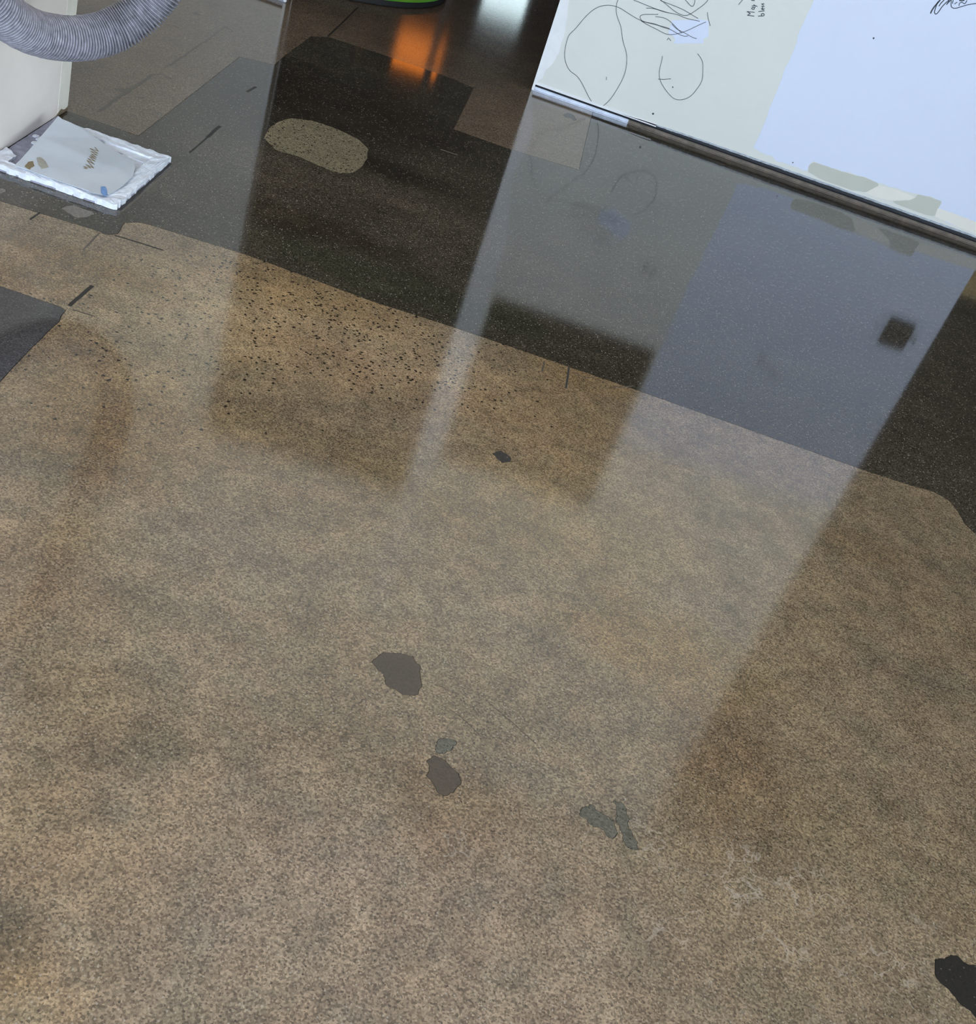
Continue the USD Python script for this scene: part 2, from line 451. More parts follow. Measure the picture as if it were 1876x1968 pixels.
OCHRE, RUST, SLATE, PALE, BROWN, GREEN = (1.06, .97, .80), (1.03, .92, .86), (.72, .78, .86), (1.22, 1.22, 1.22), (.74, .66, .54), (.98, 1.04, .96)
STAINS = [  # pixel of the photograph, radius in m, colour factor, strength, softness, stretch
    ((560, 555), .22, OCHRE, .8, .8, (1.5, .6)), ((500, 900), .42, OCHRE, .55, .9, (1.6, .5)), ((980, 985), .30, (1.2, 1.14, .95), .8, .8, (1.3, .6)),
    ((1260, 1240), .15, (1.08, .97, .74), 1.0, .8, (1.4, .9)), ((250, 760), .26, OCHRE, .5, .8, (1.2, .7)), ((1120, 720), .14, OCHRE, .8, .7, (1.4, .6)),
    ((60, 1090), .16, RUST, .7, .8, (1, 1)), ((860, 1560), .11, (.92, .80, .70), .6, .9, (1, 1)), ((1400, 1470), .14, (.86, .74, .66), .6, .9, (1, 1.3)), ((640, 700), .18, RUST, .6, .8, (1.4, .8)),
    ((305, 1425), .040, (.62, .66, .66), 1.0, .35, (1.5, .9)), ((215, 1440), .05, (.78, .80, .80), .7, .7, (1.4, .8)), ((230, 1562), .022, SLATE, .8, .5, (1.2, 1)), ((170, 1020), .08, GREEN, .5, .9, (1, 1)),
    ((70, 885), .07, (.70, .76, .82), .9, .7, (1.2, .8)), ((20, 1770), .04, (.55, .58, .60), .9, .6, (1, 1)), ((30, 1840), .05, BROWN, .8, .7, (1, 1)), ((60, 1930), .06, (1.5, 1.42, 1.25), .9, .6, (1.2, .7)),
    ((330, 620), .32, (1.14, 1.16, 1.10), .8, .8, (.8, 1)), ((700, 900), .20, (.86, .88, .90), .8, .9, (1.6, .6)), ((720, 1760), .26, (1.16, 1.13, 1.12), .8, .9, (1.5, .8)), ((1720, 1760), .24, (1.16, 1.15, 1.12), .7, .9, (1.3, .8)),
    ((180, 880), .13, BROWN, .6, .9, (1.4, .8)), ((180, 510), .13, BROWN, .7, .6, (1.6, .55)), ((90, 545), .12, BROWN, .5, .8, (1.5, .6)), ((1180, 1000), .20, (1.08, 1.06, .96), .7, .9, (1.2, 1)),
    ((160, 780), .12, BROWN, .4, .8, (1, 1)), ((650, 1385), .08, (.84, .84, .78), .7, .9, (2, .5)), ((930, 1690), .08, (.84, .87, .92), .7, .9, (1.3, .8)), ((730, 1590), .02, SLATE, .8, .7, (1, 1)),
    ((1010, 760), .25, (1.05, .97, .88), .6, .9, (1.2, 1)), ((1750, 1290), .08, (.82, .85, .92), .7, .9, (2, .6)), ((1650, 1050), .12, BROWN, .5, .9, (1.4, .7)), ((60, 1600), .12, (1.15, 1.10, 1.04), .8, .9, (1.2, 1)),
    ((820, 1340), .25, (1.03, .97, .88), .5, .9, (1.5, .8)), ((1480, 1890), .09, (.84, .86, .84), .7, .9, (1.2, .9)), ((440, 1790), .05, SLATE, .6, .9, (1.4, .8)), ((100, 660), .10, BROWN, .5, .9, (1, 1)),
    ((820, 1830), .5, (1.14, 1.13, 1.24), 1.0, 1.2, (1.5, .7)), ((650, 660), .36, (1.55, 1.52, 1.5), 1.0, 1.0, (1.2, .65)), ((860, 690), .18, (1.2, 1.2, 1.2), 1.0, .9, (1.0, .9)), ((1050, 850), .28, (1.16, 1.13, 1.1), 1.0, 1.0, (1.1, .8)), ((300, 600), .3, (1.12, 1.1, 1.06), 1.0, 1.0, (1, 1)), ((1560, 900), .2, (1.0, .98, 1.0), .5, .9, (1.5, .5)),
]


def tan_tint(xy):
    base = np.array([0.202, 0.150, 0.094])
    a = field(xy, 1.3, 1)[:, None]; b = field(xy, 5.0, 2)[:, None]; c = field(xy, 17.0, 3)[:, None]; g = field(xy, 60.0, 4)[:, None]; e = field(xy, 2.6, 9)[:, None]
    col = base * (1 + (a - .5) * .32) * (1 + (b - .5) * .22) * (1 + (c - .5) * .5) * (1 + (g - .5) * .8)
    col = col * (1 + (e - .5) * np.array([.06, .0, -.16])) * (1 + (c - .5) * np.array([.05, .0, -.08]))
    h = field(xy, 24.0, 6)[:, None] - .5
    col = col * (1 + h * np.array([.14, -.02, -.06]))
    for i, (px, r, f, s, soft, st) in enumerate(STAINS):
        k = blob(xy, px, r, 20 + i, soft, .35, st)[:, None] * s * .8
        col = col * (1 + k * (np.array(f) - 1))
    return col


def tan_wear(xy):
    n = field(xy, 4.0, 50)
    ch = np.maximum.reduce([blob(xy, (660, 640), .42, 51, .9, .3, (1.15, .62)) * .9, blob(xy, (820, 690), .20, 52, .8, .3, (1.2, 1.0)) * .85, blob(xy, (330, 690), .34, 53, .9, .4, (1.0, .8)) * .4])
    ch = ch * np.clip(.55 + n, 0, 1.2)
    ve = np.maximum.reduce([blob(xy, (1450, 1760), .22, 54, .8, .4, (1.4, .8)) * 1.3, blob(xy, (950, 1640), .08, 55, .9, .4, (1.6, .7)) * .8, blob(xy, (500, 1640), .16, 56, .9, .4, (1.5, .6)) * .25])
    return np.stack([ch, ve, np.zeros(len(xy))], 1)


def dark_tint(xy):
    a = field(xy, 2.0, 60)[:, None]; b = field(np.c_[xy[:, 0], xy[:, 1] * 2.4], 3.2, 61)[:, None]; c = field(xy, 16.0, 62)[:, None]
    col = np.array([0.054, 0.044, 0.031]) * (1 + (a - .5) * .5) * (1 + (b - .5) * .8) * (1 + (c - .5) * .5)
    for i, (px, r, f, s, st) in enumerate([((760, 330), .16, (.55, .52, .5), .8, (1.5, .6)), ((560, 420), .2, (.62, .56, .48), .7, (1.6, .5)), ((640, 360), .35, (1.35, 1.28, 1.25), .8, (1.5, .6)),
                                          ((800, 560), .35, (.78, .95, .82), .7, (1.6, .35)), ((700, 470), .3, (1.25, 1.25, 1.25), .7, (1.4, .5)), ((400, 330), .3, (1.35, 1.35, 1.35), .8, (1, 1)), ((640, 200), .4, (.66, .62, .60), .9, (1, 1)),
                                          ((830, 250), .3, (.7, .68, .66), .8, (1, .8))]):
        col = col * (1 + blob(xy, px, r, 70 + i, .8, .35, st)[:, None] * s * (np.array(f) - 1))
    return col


def dark_wear(xy):
    ch = blob(xy, (600, 330), .42, 81, .9, .3, (1.1, .8)) * .22
    return np.stack([ch, np.zeros(len(xy)), np.zeros(len(xy))], 1)


def chip_tint(xy):
    col = np.array([0.235, 0.195, 0.125]) * (1 + (field(xy, 8.0, 90)[:, None] - .5) * .4)
    return col


def chip_wear(xy):
    return np.stack([np.full(len(xy), .55), np.zeros(len(xy)), np.zeros(len(xy))], 1)


def corridor_tint(xy):
    a = field(xy, 2.0, 95)[:, None]; b = field(xy, 9.0, 96)[:, None]
    return np.array([0.158, 0.114, 0.077]) * (1 + (a - .5) * .5) * (1 + (b - .5) * .3)  # floor tan lowered to carry the dimmer light around the doorway


def plain_wear(xy):
    return np.tile([.0, 0., 0.], (len(xy), 1))


J = 0.0014
whole = sbox(XL, REAR_Y, XR, FAR_Y)
front = [(-700, 150), (-120, 349), (0, 386), (190, 444), (205, 452), (228, 449), (238, 428), (271, 427), (473, 489), (590, 532), (704, 575), (900, 638), (1057, 692), (1214, 746), (1456, 831), (1657, 902), (1735, 928), (1796, 945), (1826, 962), (1843, 985), (1856, 1008), (1885, 1036), (1960, 1075)]
fp = F2(front)
fp = ragged(fp, .02, .0035, 3, 25, close=False)
dark_poly = Polygon([(XL + 1.0, 3.02)] + [p for p in fp if p[0] > XL + 1.05] + [(XR - 1.5, 2.6), (XR - 1.5, WALL_Y + .3)] +
                    [(WALL_END, WALL_Y + .3), (0.26, WALL_Y + .3), *F2([(1137, 224), (1113, 326.5), (981, 287), (871.6, 248), (910, 169), (870, 151), (730, 103), (632, 71), (598, 70), (544, 110), (528, 125), (461, 109), (386, 168), (267, 261), (200, 238), (128, 214)]), (-1.6, 3.62), (-3.0, 3.62)]).buffer(0)
grey_poly = ragged(F2([(-170, 492), (0, 550), (112, 588), (129, 592), (118, 606), (119, 614), (105, 625), (60, 668), (0, 732), (-150, 880)]), .03, .003, 8, 30)
chip_poly = ragged(F2([(509, 266), (514, 250), (532, 235), (560, 227), (600, 232), (645, 246), (690, 268), (708, 286), (706, 305), (694, 322), (676, 332), (650, 333), (620, 321), (575, 301), (530, 288)]), .02, .006, 9, 25)
cor_poly = Polygon([(XL, 3.63), (XR, 5.9), (XR, FAR_Y), (XL, FAR_Y)])
tan_back = whole.intersection(sbox(XL, 3.3, XR, FAR_Y)).difference(dark_poly)
spots = {   # filler and worn spots: outline pixels, material
    'a': (crop([(220, 262), (250, 232), (290, 212), (330, 218), (380, 225), (430, 238), (465, 280), (470, 330), (478, 400), (455, 438), (400, 440), (350, 405), (310, 395), (285, 350), (265, 310)], 640, 1180, 2.8424), 'filler_dark', .005),
    'b': (crop([(530, 800), (560, 785), (600, 800), (640, 830), (680, 870), (688, 920), (650, 970), (610, 990), (575, 970), (550, 910), (522, 880), (530, 830)], 640, 1180, 2.8424), 'filler_dark', .005),
    'c': (crop([(565, 720), (580, 692), (610, 680), (655, 688), (665, 712), (640, 742), (600, 760), (568, 748)], 640, 1180, 2.8424), 'filler_grey', .004),
    'd': (crop([(1355, 1095), (1380, 1060), (1410, 1045), (1450, 1085), (1530, 1130), (1550, 1190), (1530, 1220), (1480, 1190), (1400, 1140)], 640, 1180, 2.8424), 'filler_grey', .007),
    'e': (crop([(1545, 1030), (1580, 1040), (1610, 1110), (1610, 1170), (1660, 1240), (1655, 1280), (1610, 1275), (1580, 1190), (1560, 1110)], 640, 1180, 2.8424), 'filler_grey', .007),
    'f': (crop([(1110, 870), (1250, 850), (1400, 800), (1500, 790), (1600, 920), (1700, 950), (1806, 980), (2200, 1180), (2500, 1700), (2400, 2200), (1900, 1960), (1806, 1850), (1700, 1720), (1550, 1600), (1450, 1480), (1300, 1320), (1150, 1180), (1110, 1080)], 1676, 1750, 9.03), 'filler_black', .004),
    'g': (crop([(680, 612), (760, 590), (830, 565), (900, 540), (1000, 590), (1100, 650), (1165, 720), (1135, 815), (1020, 815), (950, 845), (880, 790), (800, 730), (760, 640)], 900, 830, 14.43), 'worn_hole', .004),
    'h': (crop([(620, 1180), (700, 1150), (800, 1165), (960, 1220), (975, 1240), (870, 1280), (770, 1270), (700, 1220)], 0, 180, 5.36), 'filler_pale', .006),
    'i': (crop([(-90, 990), (20, 970), (75, 985), (40, 1015), (-60, 1050)], 0, 180, 5.36), 'filler_pale', .006),
    'j': (crop([(385, 830), (420, 815), (455, 828), (480, 862), (462, 872), (440, 850), (400, 848)], 980, 0, 3.752), 'filler_black', .003),
    'k': (crop([(200, 840), (300, 840), (370, 835), (360, 855), (300, 890), (260, 875)], 180, 0, 4.937), 'filler_dark', .004),
    'l': (crop([(940, 120), (975, 115), (1015, 145), (985, 152)], 180, 0, 4.937), 'filler_dark', .004),
    'm': (crop([(400, 918), (470, 922), (468, 938), (430, 935)], 180, 0, 4.937), 'filler_dark', .002),
    'n': (crop([(675, 735), (740, 738), (755, 752), (700, 748)], 180, 0, 4.937), 'filler_dark', .002),
    'o': (crop([(1370, 695), (1385, 695), (1388, 710), (1372, 712)], 1100 - 1370 / 2.033 + 1283, 1000 - 695 / 2.033 + 1342, 2.033), 'filler_dark', .001),
}
spot_polys = {k: (ragged(F2(p), .004 if p[0][1] > 600 else .012, a * 1.3, 11 + i, 110).buffer(.002 if p[0][1] > 600 else 0), mt) for i, (k, (p, mt, a)) in enumerate(spots.items())}
cut_out = unary_union([p for p, _ in spot_polys.values()])
floor = thing('floor', 'polished patchwork concrete floor of tan and dark grey slabs mirroring the white wall', kind='structure')
obj('bed', plate(whole.buffer(-.01), -0.08, -0.0055), 'joint_dark', floor)
dk = dark_poly.intersection(whole).difference(chip_poly.buffer(J)).difference(cut_out.buffer(J * .6))
tb = tan_back.buffer(-J).difference(cut_out.buffer(J * .6))
mainp = whole.difference(sbox(XL, 3.3, XR, FAR_Y)).difference(dark_poly.buffer(J)).difference(grey_poly.buffer(J)).difference(cut_out.buffer(J * .6))
for g in geoms(mainp):
    if g.area > .01:
        slab('slab', g, 'tan_concrete', floor, 'mottled tan slab in the foreground', tan_tint, tan_wear)
for g in geoms(dk):
    if g.area > .01:
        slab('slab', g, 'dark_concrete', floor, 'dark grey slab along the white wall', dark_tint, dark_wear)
for g in geoms(tb):
    if g.area > .01:
        slab('slab', g, 'back_concrete', floor, 'brown slab running through the doorway' if g.centroid.y > 4 else None, corridor_tint, plain_wear, fine=.03)
slab('slab', grey_poly, 'grey_concrete', floor, 'grey slab at left edge of the photo', corridor_tint, plain_wear, fine=.05)
slab('patch', chip_poly, 'chip_patch_concrete', floor, 'rounded pale patch full of dark stone chips', chip_tint, chip_wear)
for p, mt in spot_polys.values():
    obj('patch', plate(p, -0.006, -0.0002), mt, floor, smooth=False)


def floor_line(px, w, mt='joint_dark', amp=0.002, name='saw_cut', seed=1):
    line = F2(px)
    q = LineString(ragged(line, .02, amp, seed, 30, close=False) if amp else line)
    obj(name, plate(q.buffer(w / 2, cap_style=2, join_style=1), -0.004, 0.0003), mt, floor, smooth=False)


c180 = lambda *p: crop(p, 180, 0, 4.937)
for i, (px, w, mt, amp, nm) in enumerate([
        (c180((910, 1450), (1080, 1300)), .006, 'joint_dark', .002, 'saw_cut'), (c180((1080, 1300), (1200, 1195)), .012, 'joint_dark', .003, 'saw_cut'), (c180((1455, 872), (1540, 822)), .010, 'joint_dark', .002, 'saw_cut'),
        (c180((40, 1060), (230, 930), (330, 865), (440, 790), (560, 705)), .011, 'filler_dark', .005, 'crack'), (c180((680, 640), (860, 530), (1000, 425), (1100, 365), (1170, 310), (1260, 250)), .008, 'filler_dark', .005, 'crack'),
        (c180((560, 705), (640, 700), (740, 742)), .006, 'filler_dark', .004, 'crack'), (c180((700, 235), (770, 242), (815, 268)), .006, 'filler_dark', .003, 'crack'), (c180((1260, 262), (1335, 298), (1280, 300)), .005, 'filler_dark', .003, 'crack'),
        ([(220, 452), (266, 466), (314, 481)], .005, 'joint_dark', .001, 'saw_cut'), ([(133, 588), (178, 549)], .010, 'joint_dark', .002, 'saw_cut'), ([(140, 595), (182, 608)], .005, 'filler_dark', .001, 'saw_cut'), ([(58, 422), (77, 408)], .006, 'joint_dark', .001, 'saw_cut'),
        ([(160, 480), (191, 447)], .005, 'filler_dark', .002, 'saw_cut'), ([(1093.7, 706), (1088, 746)], .0055, 'joint_dark', .0006, 'saw_cut'), ([(1046.6, 694), (1041.5, 714)], .005, 'filler_dark', .001, 'saw_cut'),
        (crop([(1000, 685), (1050, 715), (1075, 722), (1130, 715)], 760, 480, 2.931), .003, 'filler_dark', .002, 'crack'), (crop([(1215, 770), (1270, 775), (1340, 768)], 760, 480, 2.931), .003, 'filler_dark', .002, 'crack'),
        ([(939, 1350.6), (985, 1389), (1030, 1430)], .0013, 'filler_dark', .001, 'crack'), ([(861.6, 1361), (890, 1381), (925, 1416)], .0012, 'filler_dark', .001, 'crack'),
        ([(1400, 1393), (1410, 1428), (1415, 1452), (1427, 1472), (1427, 1494)], .0012, 'filler_dark', .001, 'crack'), ([(1427, 1472), (1457, 1484)], .001, 'filler_dark', .001, 'crack'), ([(1427, 1300), (1432, 1340)], .001, 'filler_dark', .001, 'crack'),
        ([(688, 14), (660, 42), (630, 70)], .008, 'joint_dark', .001, 'saw_cut'), ([(847, 287), (880, 298)], .003, 'filler_pale', .001, 'crack'),
        (crop([(855, 1185), (920, 1230), (965, 1210), (930, 1185), (880, 1180)], 720, 0, 5.211), .006, 'filler_dark', .002, 'crack'),
        ([(1335, 1161), (1344, 1165)], .002, 'filler_dark', 0, 'crack')]):
    floor_line(px, w, mt, amp, nm, 30 + i)
floor_line(crop([(1225, 1200), (1500, 950), (1750, 715)], 0, 180, 5.36), .012, 'joint_dark', .004, 'shadow_dirt_line', 66)  # dark strip stands in for the shadow gap beside the tray
floor_line(crop([(1260, 1215), (1560, 950), (1840, 720)], 0, 180, 5.36), .006, 'filler_dark', .003, 'shadow_dirt_line', 67)

# --- back wall with a doorway, a pass-through opening and its end on the right
outline = sbox(XL, BASE_Z, WALL_END, CEIL_Z).difference(sbox(OP_X0, 0, OP_X1, OP_Z)).difference(sbox(PT[0], PT[2], PT[1], PT[3]))
e = trimesh.creation.extrude_polygon(outline, WALL_T, engine='earcut')
v = e.vertices.copy()
e.vertices = np.stack([v[:, 0], WALL_Y + WALL_T - v[:, 2], v[:, 1]], 1)
e.fix_normals()
wall_back = thing('wall_back', 'off-white drywall partition with scribbles, paint patches and a bare doorway', kind='structure')
obj('drywall', e, 'wall_paint', wall_back, smooth=False)
for x0, x1 in ((XL, OP_X0), (OP_X1, WALL_END)):
    for xa, xb, mt in ((x0, min(x1, .42), 'galvanised'), (.42, x1, 'track_brown')):
        if xb > xa:
            t = trimesh.util.concatenate([bx(xa, xb, WALL_Y + .006, WALL_Y + .008, 0.002, .019), bx(xa, xb, WALL_Y - .002, WALL_Y + .07, 0.0006, .004), bx(xa, xb, WALL_Y + .003, WALL_Y + .008, .016, .018)])
            obj('bottom_track', t, mt, wall_back, 'galvanised steel track under the drywall' if mt == 'galvanised' else 'brown length of the steel track')
    obj('gap_filler', bx(x0, x1, WALL_Y + .03, WALL_Y + .09, 0.004, BASE_Z), 'gap_dark', wall_back)
# dark strip painted for the shaded gap under the drywall, towards the right
lip = Polygon([(0.35, BASE_Z - .002), (0.9, BASE_Z - .004), (2.25, BASE_Z - .004), (2.25, BASE_Z + .012), (1.6, BASE_Z + .010), (1.3, BASE_Z + .014), (1.1, BASE_Z + .009), (.8, BASE_Z + .008), (.55, BASE_Z + .005)])
obj('gap_strip', wallplate(ragged(list(lip.exterior.coords)[:-1], .012, .004, 44, 60).intersection(sbox(.3, BASE_Z - .01, 2.25, 1)), .0012), 'gap_dark', wall_back, 'dark strip standing in for the shaded gap under the drywall', smooth=False)
lp2 = [(0.35, BASE_Z + .003), (0.8, BASE_Z + .007), (1.1, BASE_Z + .008), (1.6, BASE_Z + .010), (2.25, BASE_Z + .009), (2.25, BASE_Z + .018), (1.6, BASE_Z + .018), (1.0, BASE_Z + .016), (.6, BASE_Z + .012)]
obj('torn_paper', wallplate(ragged(lp2, .012, .003, 49, 60).intersection(sbox(.3, BASE_Z, 2.25, 1)), .0022), 'torn_paper', wall_back, 'pale blue-grey torn paper along the bottom', smooth=False)
obj('bottom_bead', bx(OP_X1, 0.55, WALL_Y - .0022, WALL_Y, BASE_Z - .001, BASE_Z + .011), 'plaster_white', wall_back)
for x0, x1, y0, y1 in ((OP_X1 - .0015, OP_X1 + .010, WALL_Y - .0025, WALL_Y + .012), (OP_X0 - .010, OP_X0 + .0015, WALL_Y - .0025, WALL_Y + .012), (OP_X0 - .01, OP_X0 + .0015, WALL_Y + WALL_T - .012, WALL_Y + WALL_T + .0025)):
    obj('corner_bead', bx(x0, x1, y0, y1, .004, OP_Z), 'plaster_white', wall_back, 'white corner bead at the edge of the doorway')
obj('jamb', bx(OP_X0 - .004, OP_X0 + .0008, WALL_Y + .013, WALL_Y + WALL_T - .013, .004, OP_Z), 'jamb_brown', wall_back)
obj('jamb', bx(OP_X1 - .0008, OP_X1 + .004, WALL_Y + .013, WALL_Y + WALL_T - .002, .004, OP_Z), 'jamb_brown', wall_back)


def wp(pts):
    return [onwall(*p) for p in pts]


c4 = lambda pts: crop(pts, 1376, 0, 3.752)
c3 = lambda pts: crop(pts, 980, 0, 3.752)
z2 = lambda pts: crop(pts, 1180, 0, 6.2533)
left_edge = c4([(270, 1065), (290, 1030), (340, 920), (390, 770), (440, 660), (480, 540), (560, 370), (600, 240), (640, 150), (705, 0)])
low_edge = c4([(330, 1100), (400, 1125), (430, 1160), (560, 1200), (660, 1235), (670, 1190), (700, 1165), (800, 1195), (900, 1230), (1000, 1260), (1080, 1280), (1170, 1320), (1250, 1345), (1350, 1370), (1500, 1405), (1630, 1450), (1600, 1500), (1575, 1560), (1876, 1690)])
a = wp(left_edge)
b = wp(low_edge)
wl = [(x, z) for x, z in a] + [(a[-1][0] + .003, 1.0), (1.005, 1.62), (WALL_END, 1.60), (WALL_END, BASE_Z + .004)]
wl = ragged(wl + b[::-1], .018, .006, 41, 30).intersection(sbox(0, BASE_Z + .003, WALL_END, CEIL_Z)).difference(sbox(PT[0], PT[2], PT[1], PT[3]))
up = Polygon(ragged([(1.004, 1.625), (WALL_END + .05, 1.605), (WALL_END + .05, 3.6), (OP_X1, 3.6), (OP_X0 - 1.0, 3.6), (OP_X0 - 1.0, OP_Z + .01), (OP_X0, OP_Z + .01), (PT[0] - .02, OP_Z + .01), (PT[0] - .02, PT[3] + .02), (1.002, PT[3] + .02)], .03, .006, 52, 20).exterior.coords).intersection(sbox(XL, 0, WALL_END, CEIL_Z)).difference(sbox(OP_X0 - .001, 0, OP_X1 + .001, OP_Z)).difference(sbox(PT[0] - .001, PT[2], PT[1] + .001, PT[3]))
obj('paint_patch', wallplate(up, .0004), 'paint_and_warm_light', wall_back, 'warm ceiling light painted onto the upper wall', smooth=False)
obj('paint_patch', wallplate(wl), 'white_paint', wall_back, 'bright bluish white paint with a ragged roller edge', smooth=False)
obj('paint_patch', wallplate(ragged(wp(c4([(670, 1195), (700, 1168), (800, 1198), (900, 1233), (1000, 1262), (1080, 1282), (1175, 1322), (1165, 1360), (1080, 1385), (980, 1370), (860, 1330), (740, 1285), (665, 1240)])), .015, .002, 42, 40), .0008), 'putty_paint', wall_back, 'grey-green paint swipe above the floor', smooth=False)
obj('paint_patch', wallplate(ragged(wp(c4([(1080, 1392), (1130, 1360), (1175, 1338), (1300, 1370), (1440, 1422), (1400, 1442), (1270, 1447), (1150, 1420)])), .015, .002, 43, 40), .0011), 'paint_and_warm_light', wall_back, smooth=False)
obj('paint_patch', wallplate(ragged(wp(c4([(1440, 1425), (1455, 1400), (1540, 1420), (1632, 1452), (1575, 1560), (1500, 1545), (1300, 1470), (1270, 1449), (1400, 1444)])), .015, .002, 45, 40), .0008), 'putty_paint', wall_back, smooth=False)
obj('paint_patch', wallplate(ragged(wp(c4([(1600, 1500), (1690, 1530), (1876, 1600), (2100, 1690), (2100, 1780), (1876, 1690), (1700, 1615), (1578, 1562)])), .015, .002, 46, 40), .0011), 'paint_and_warm_light', wall_back, smooth=False)
band = wp(c3([(165, 605), (190, 600), (240, 560), (250, 510), (300, 470), (360, 370), (410, 150), (430, 0)]))
band = Polygon([(OP_X1 + .001, band[0][1]), *band, (.06, .75), (.055, 1.0), (.07, 1.6), (.06, 2.3), (.05, 3.2), (OP_X1 + .001, 3.2)])
obj('paint_patch', wallplate(ragged(list(band.exterior.coords)[:-1], .02, .005, 47, 30).intersection(sbox(OP_X1 + .0005, BASE_Z + .003, PT[0] - .004, 4)), .0014), 'plaster_white', wall_back, 'white joint compound along the doorway corner', smooth=False)
obj('paint_patch', wallplate(ragged(wp(z2([(700, 245), (1030, 235), (1140, 250), (1135, 440), (1075, 455), (1080, 520), (710, 522), (745, 480), (710, 430), (650, 400), (690, 290)])), .012, .002, 48, 50), .0009), 'white_paint', wall_back, 'small white rectangle of paint behind the scribble', smooth=False)

# pencil drawing and writing on the wall
strokes = [
    c3([(780, 0), (768, 50), (775, 120), (800, 190), (815, 290), (840, 380), (842, 460), (825, 540), (775, 640), (720, 720), (660, 770)]),
    c3([(594, 738), (560, 680), (520, 600), (480, 545), (435, 510), (405, 455), (395, 400), (405, 320), (430, 250), (465, 215), (520, 150), (590, 80), (640, 50), (700, 38), (770, 48), (830, 80), (930, 140), (1000, 165), (1080, 185), (1150, 205)]),
    c3([(1100, 405), (1090, 460), (1078, 520), (1082, 570), (1105, 620), (1150, 680), (1195, 715), (1245, 718), (1300, 695), (1350, 640), (1385, 580), (1392, 500), (1390, 450), (1375, 415), (1355, 388)]),
    z2([(240, 0), (400, 65), (500, 105), (640, 150), (760, 175), (860, 215), (960, 240), (1030, 255)]), z2([(390, 98), (470, 102), (560, 125), (640, 150)]),
    z2([(560, 0), (640, 60), (740, 140), (820, 180), (880, 183), (940, 155), (1020, 100), (1080, 55), (1130, 0)]), z2([(560, 5), (700, 60), (820, 110), (910, 160), (1010, 220)]),
    z2([(530, 170), (440, 172), (320, 190), (315, 205), (340, 250), (400, 270), (500, 290), (600, 330), (680, 355), (770, 405), (840, 432), (890, 430)]),
    z2([(330, 250), (430, 310), (530, 360), (620, 405), (680, 415), (760, 405), (860, 375), (980, 320), (1105, 265)]), z2([(500, 200), (600, 215), (660, 245), (740, 320), (815, 395)]),
    z2([(700, 290), (780, 360), (860, 400), (940, 445), (995, 462)]), z2([(1125, 150), (1130, 200), (1145, 260), (1157, 310)]), z2([(640, 480), (658, 455), (685, 488)]), z2([(860, 0), (900, 45), (938, 75), (975, 0)]), z2([(1500, 55), (1545, 0)]),
    c3([(1070, 570), (1110, 572), (1160, 568)]), c3([(697, 555), (697, 575)])]
words = [[(1685, 193), (1605, 183), (1640, 162), (1600, 138), (1688, 148)], [(1665, 112), (1655, 100), (1670, 88), (1690, 95), (1685, 112), (1668, 112)], [(1690, 90), (1702, 82)], [(1660, 72), (1690, 70)], [(1680, 58), (1722, 76)], [(1655, 3), (1690, 5)],
         [(1735, 193), (1800, 190)], [(1775, 190), (1770, 170), (1795, 160), (1808, 175), (1800, 190)], [(1740, 138), (1810, 130)], [(1790, 115), (1790, 95), (1775, 100), (1780, 115), (1800, 118), (1808, 100)], [(1775, 72), (1790, 85), (1795, 68), (1808, 78)], [(1775, 45), (1790, 58), (1793, 42), (1806, 50)]]
sg = lambda pts: crop(pts, 1676, 0, 9.38)
sign = [([(1225, 5), (1150, 90), (1090, 170), (1060, 232)], .006), ([(1190, 30), (1150, 130), (1130, 200), (1130, 235), (1150, 252), (1190, 225), (1250, 140), (1310, 70), (1390, 0)], .0035), ([(1300, 0), (1240, 60), (1210, 105)], .004), ([(1390, 10), (1345, 80), (1420, 0)], .0035),
        ([(1430, 0), (1425, 80), (1440, 130), (1490, 148), (1560, 135), (1680, 98), (1780, 75), (1876, 62), (1960, 50)], .003), ([(1465, 0), (1450, 60)], .003), ([(1490, 70), (1530, 40)], .003), ([(1570, 100), (1600, 45), (1640, 50), (1660, 65), (1710, 10)], .003), ([(1580, 5), (1620, 15), (1660, 5)], .005)]


def stroke(name, px, w, mt, label=None):
    p = np.array(wp(px))
    if len(p) > 3:
        p = spline(np.c_[p, np.zeros(len(p))], 14 * len(p))[:, :2]
    obj(name, wallplate(LineString(p).buffer(w / 2, cap_style=1, quad_segs=2), .0019), mt, wall_back, label, smooth=False)


for s_ in strokes:
    stroke('pencil_stroke', s_, .0025, 'pencil')
for s_ in words:
    p = np.array(wp(z2(s_)))
    obj('letter_stroke', wallplate(LineString(p).buffer(.0014, quad_segs=2), .0019), 'marker', wall_back, smooth=False)
for s_, w in sign:
    stroke('signature_stroke', sg(s_), w, 'marker')
for (px, py), r in ((c3([(1033, 820)])[0], .005), (c3([(1175, 628)])[0], .003), (c4([(1137, 275)])[0], .004), (c4([(555, 1172)])[0], .003), (c3([(182, 75)])[0], .002)):
    x, z = onwall(px, py)
    obj('dot', wallplate(Polygon([(x + r * math.cos(k), z + r * math.sin(k)) for k in np.linspace(0, 6.28, 10)[:-1]]), .0016), 'marker', wall_back, smooth=False)

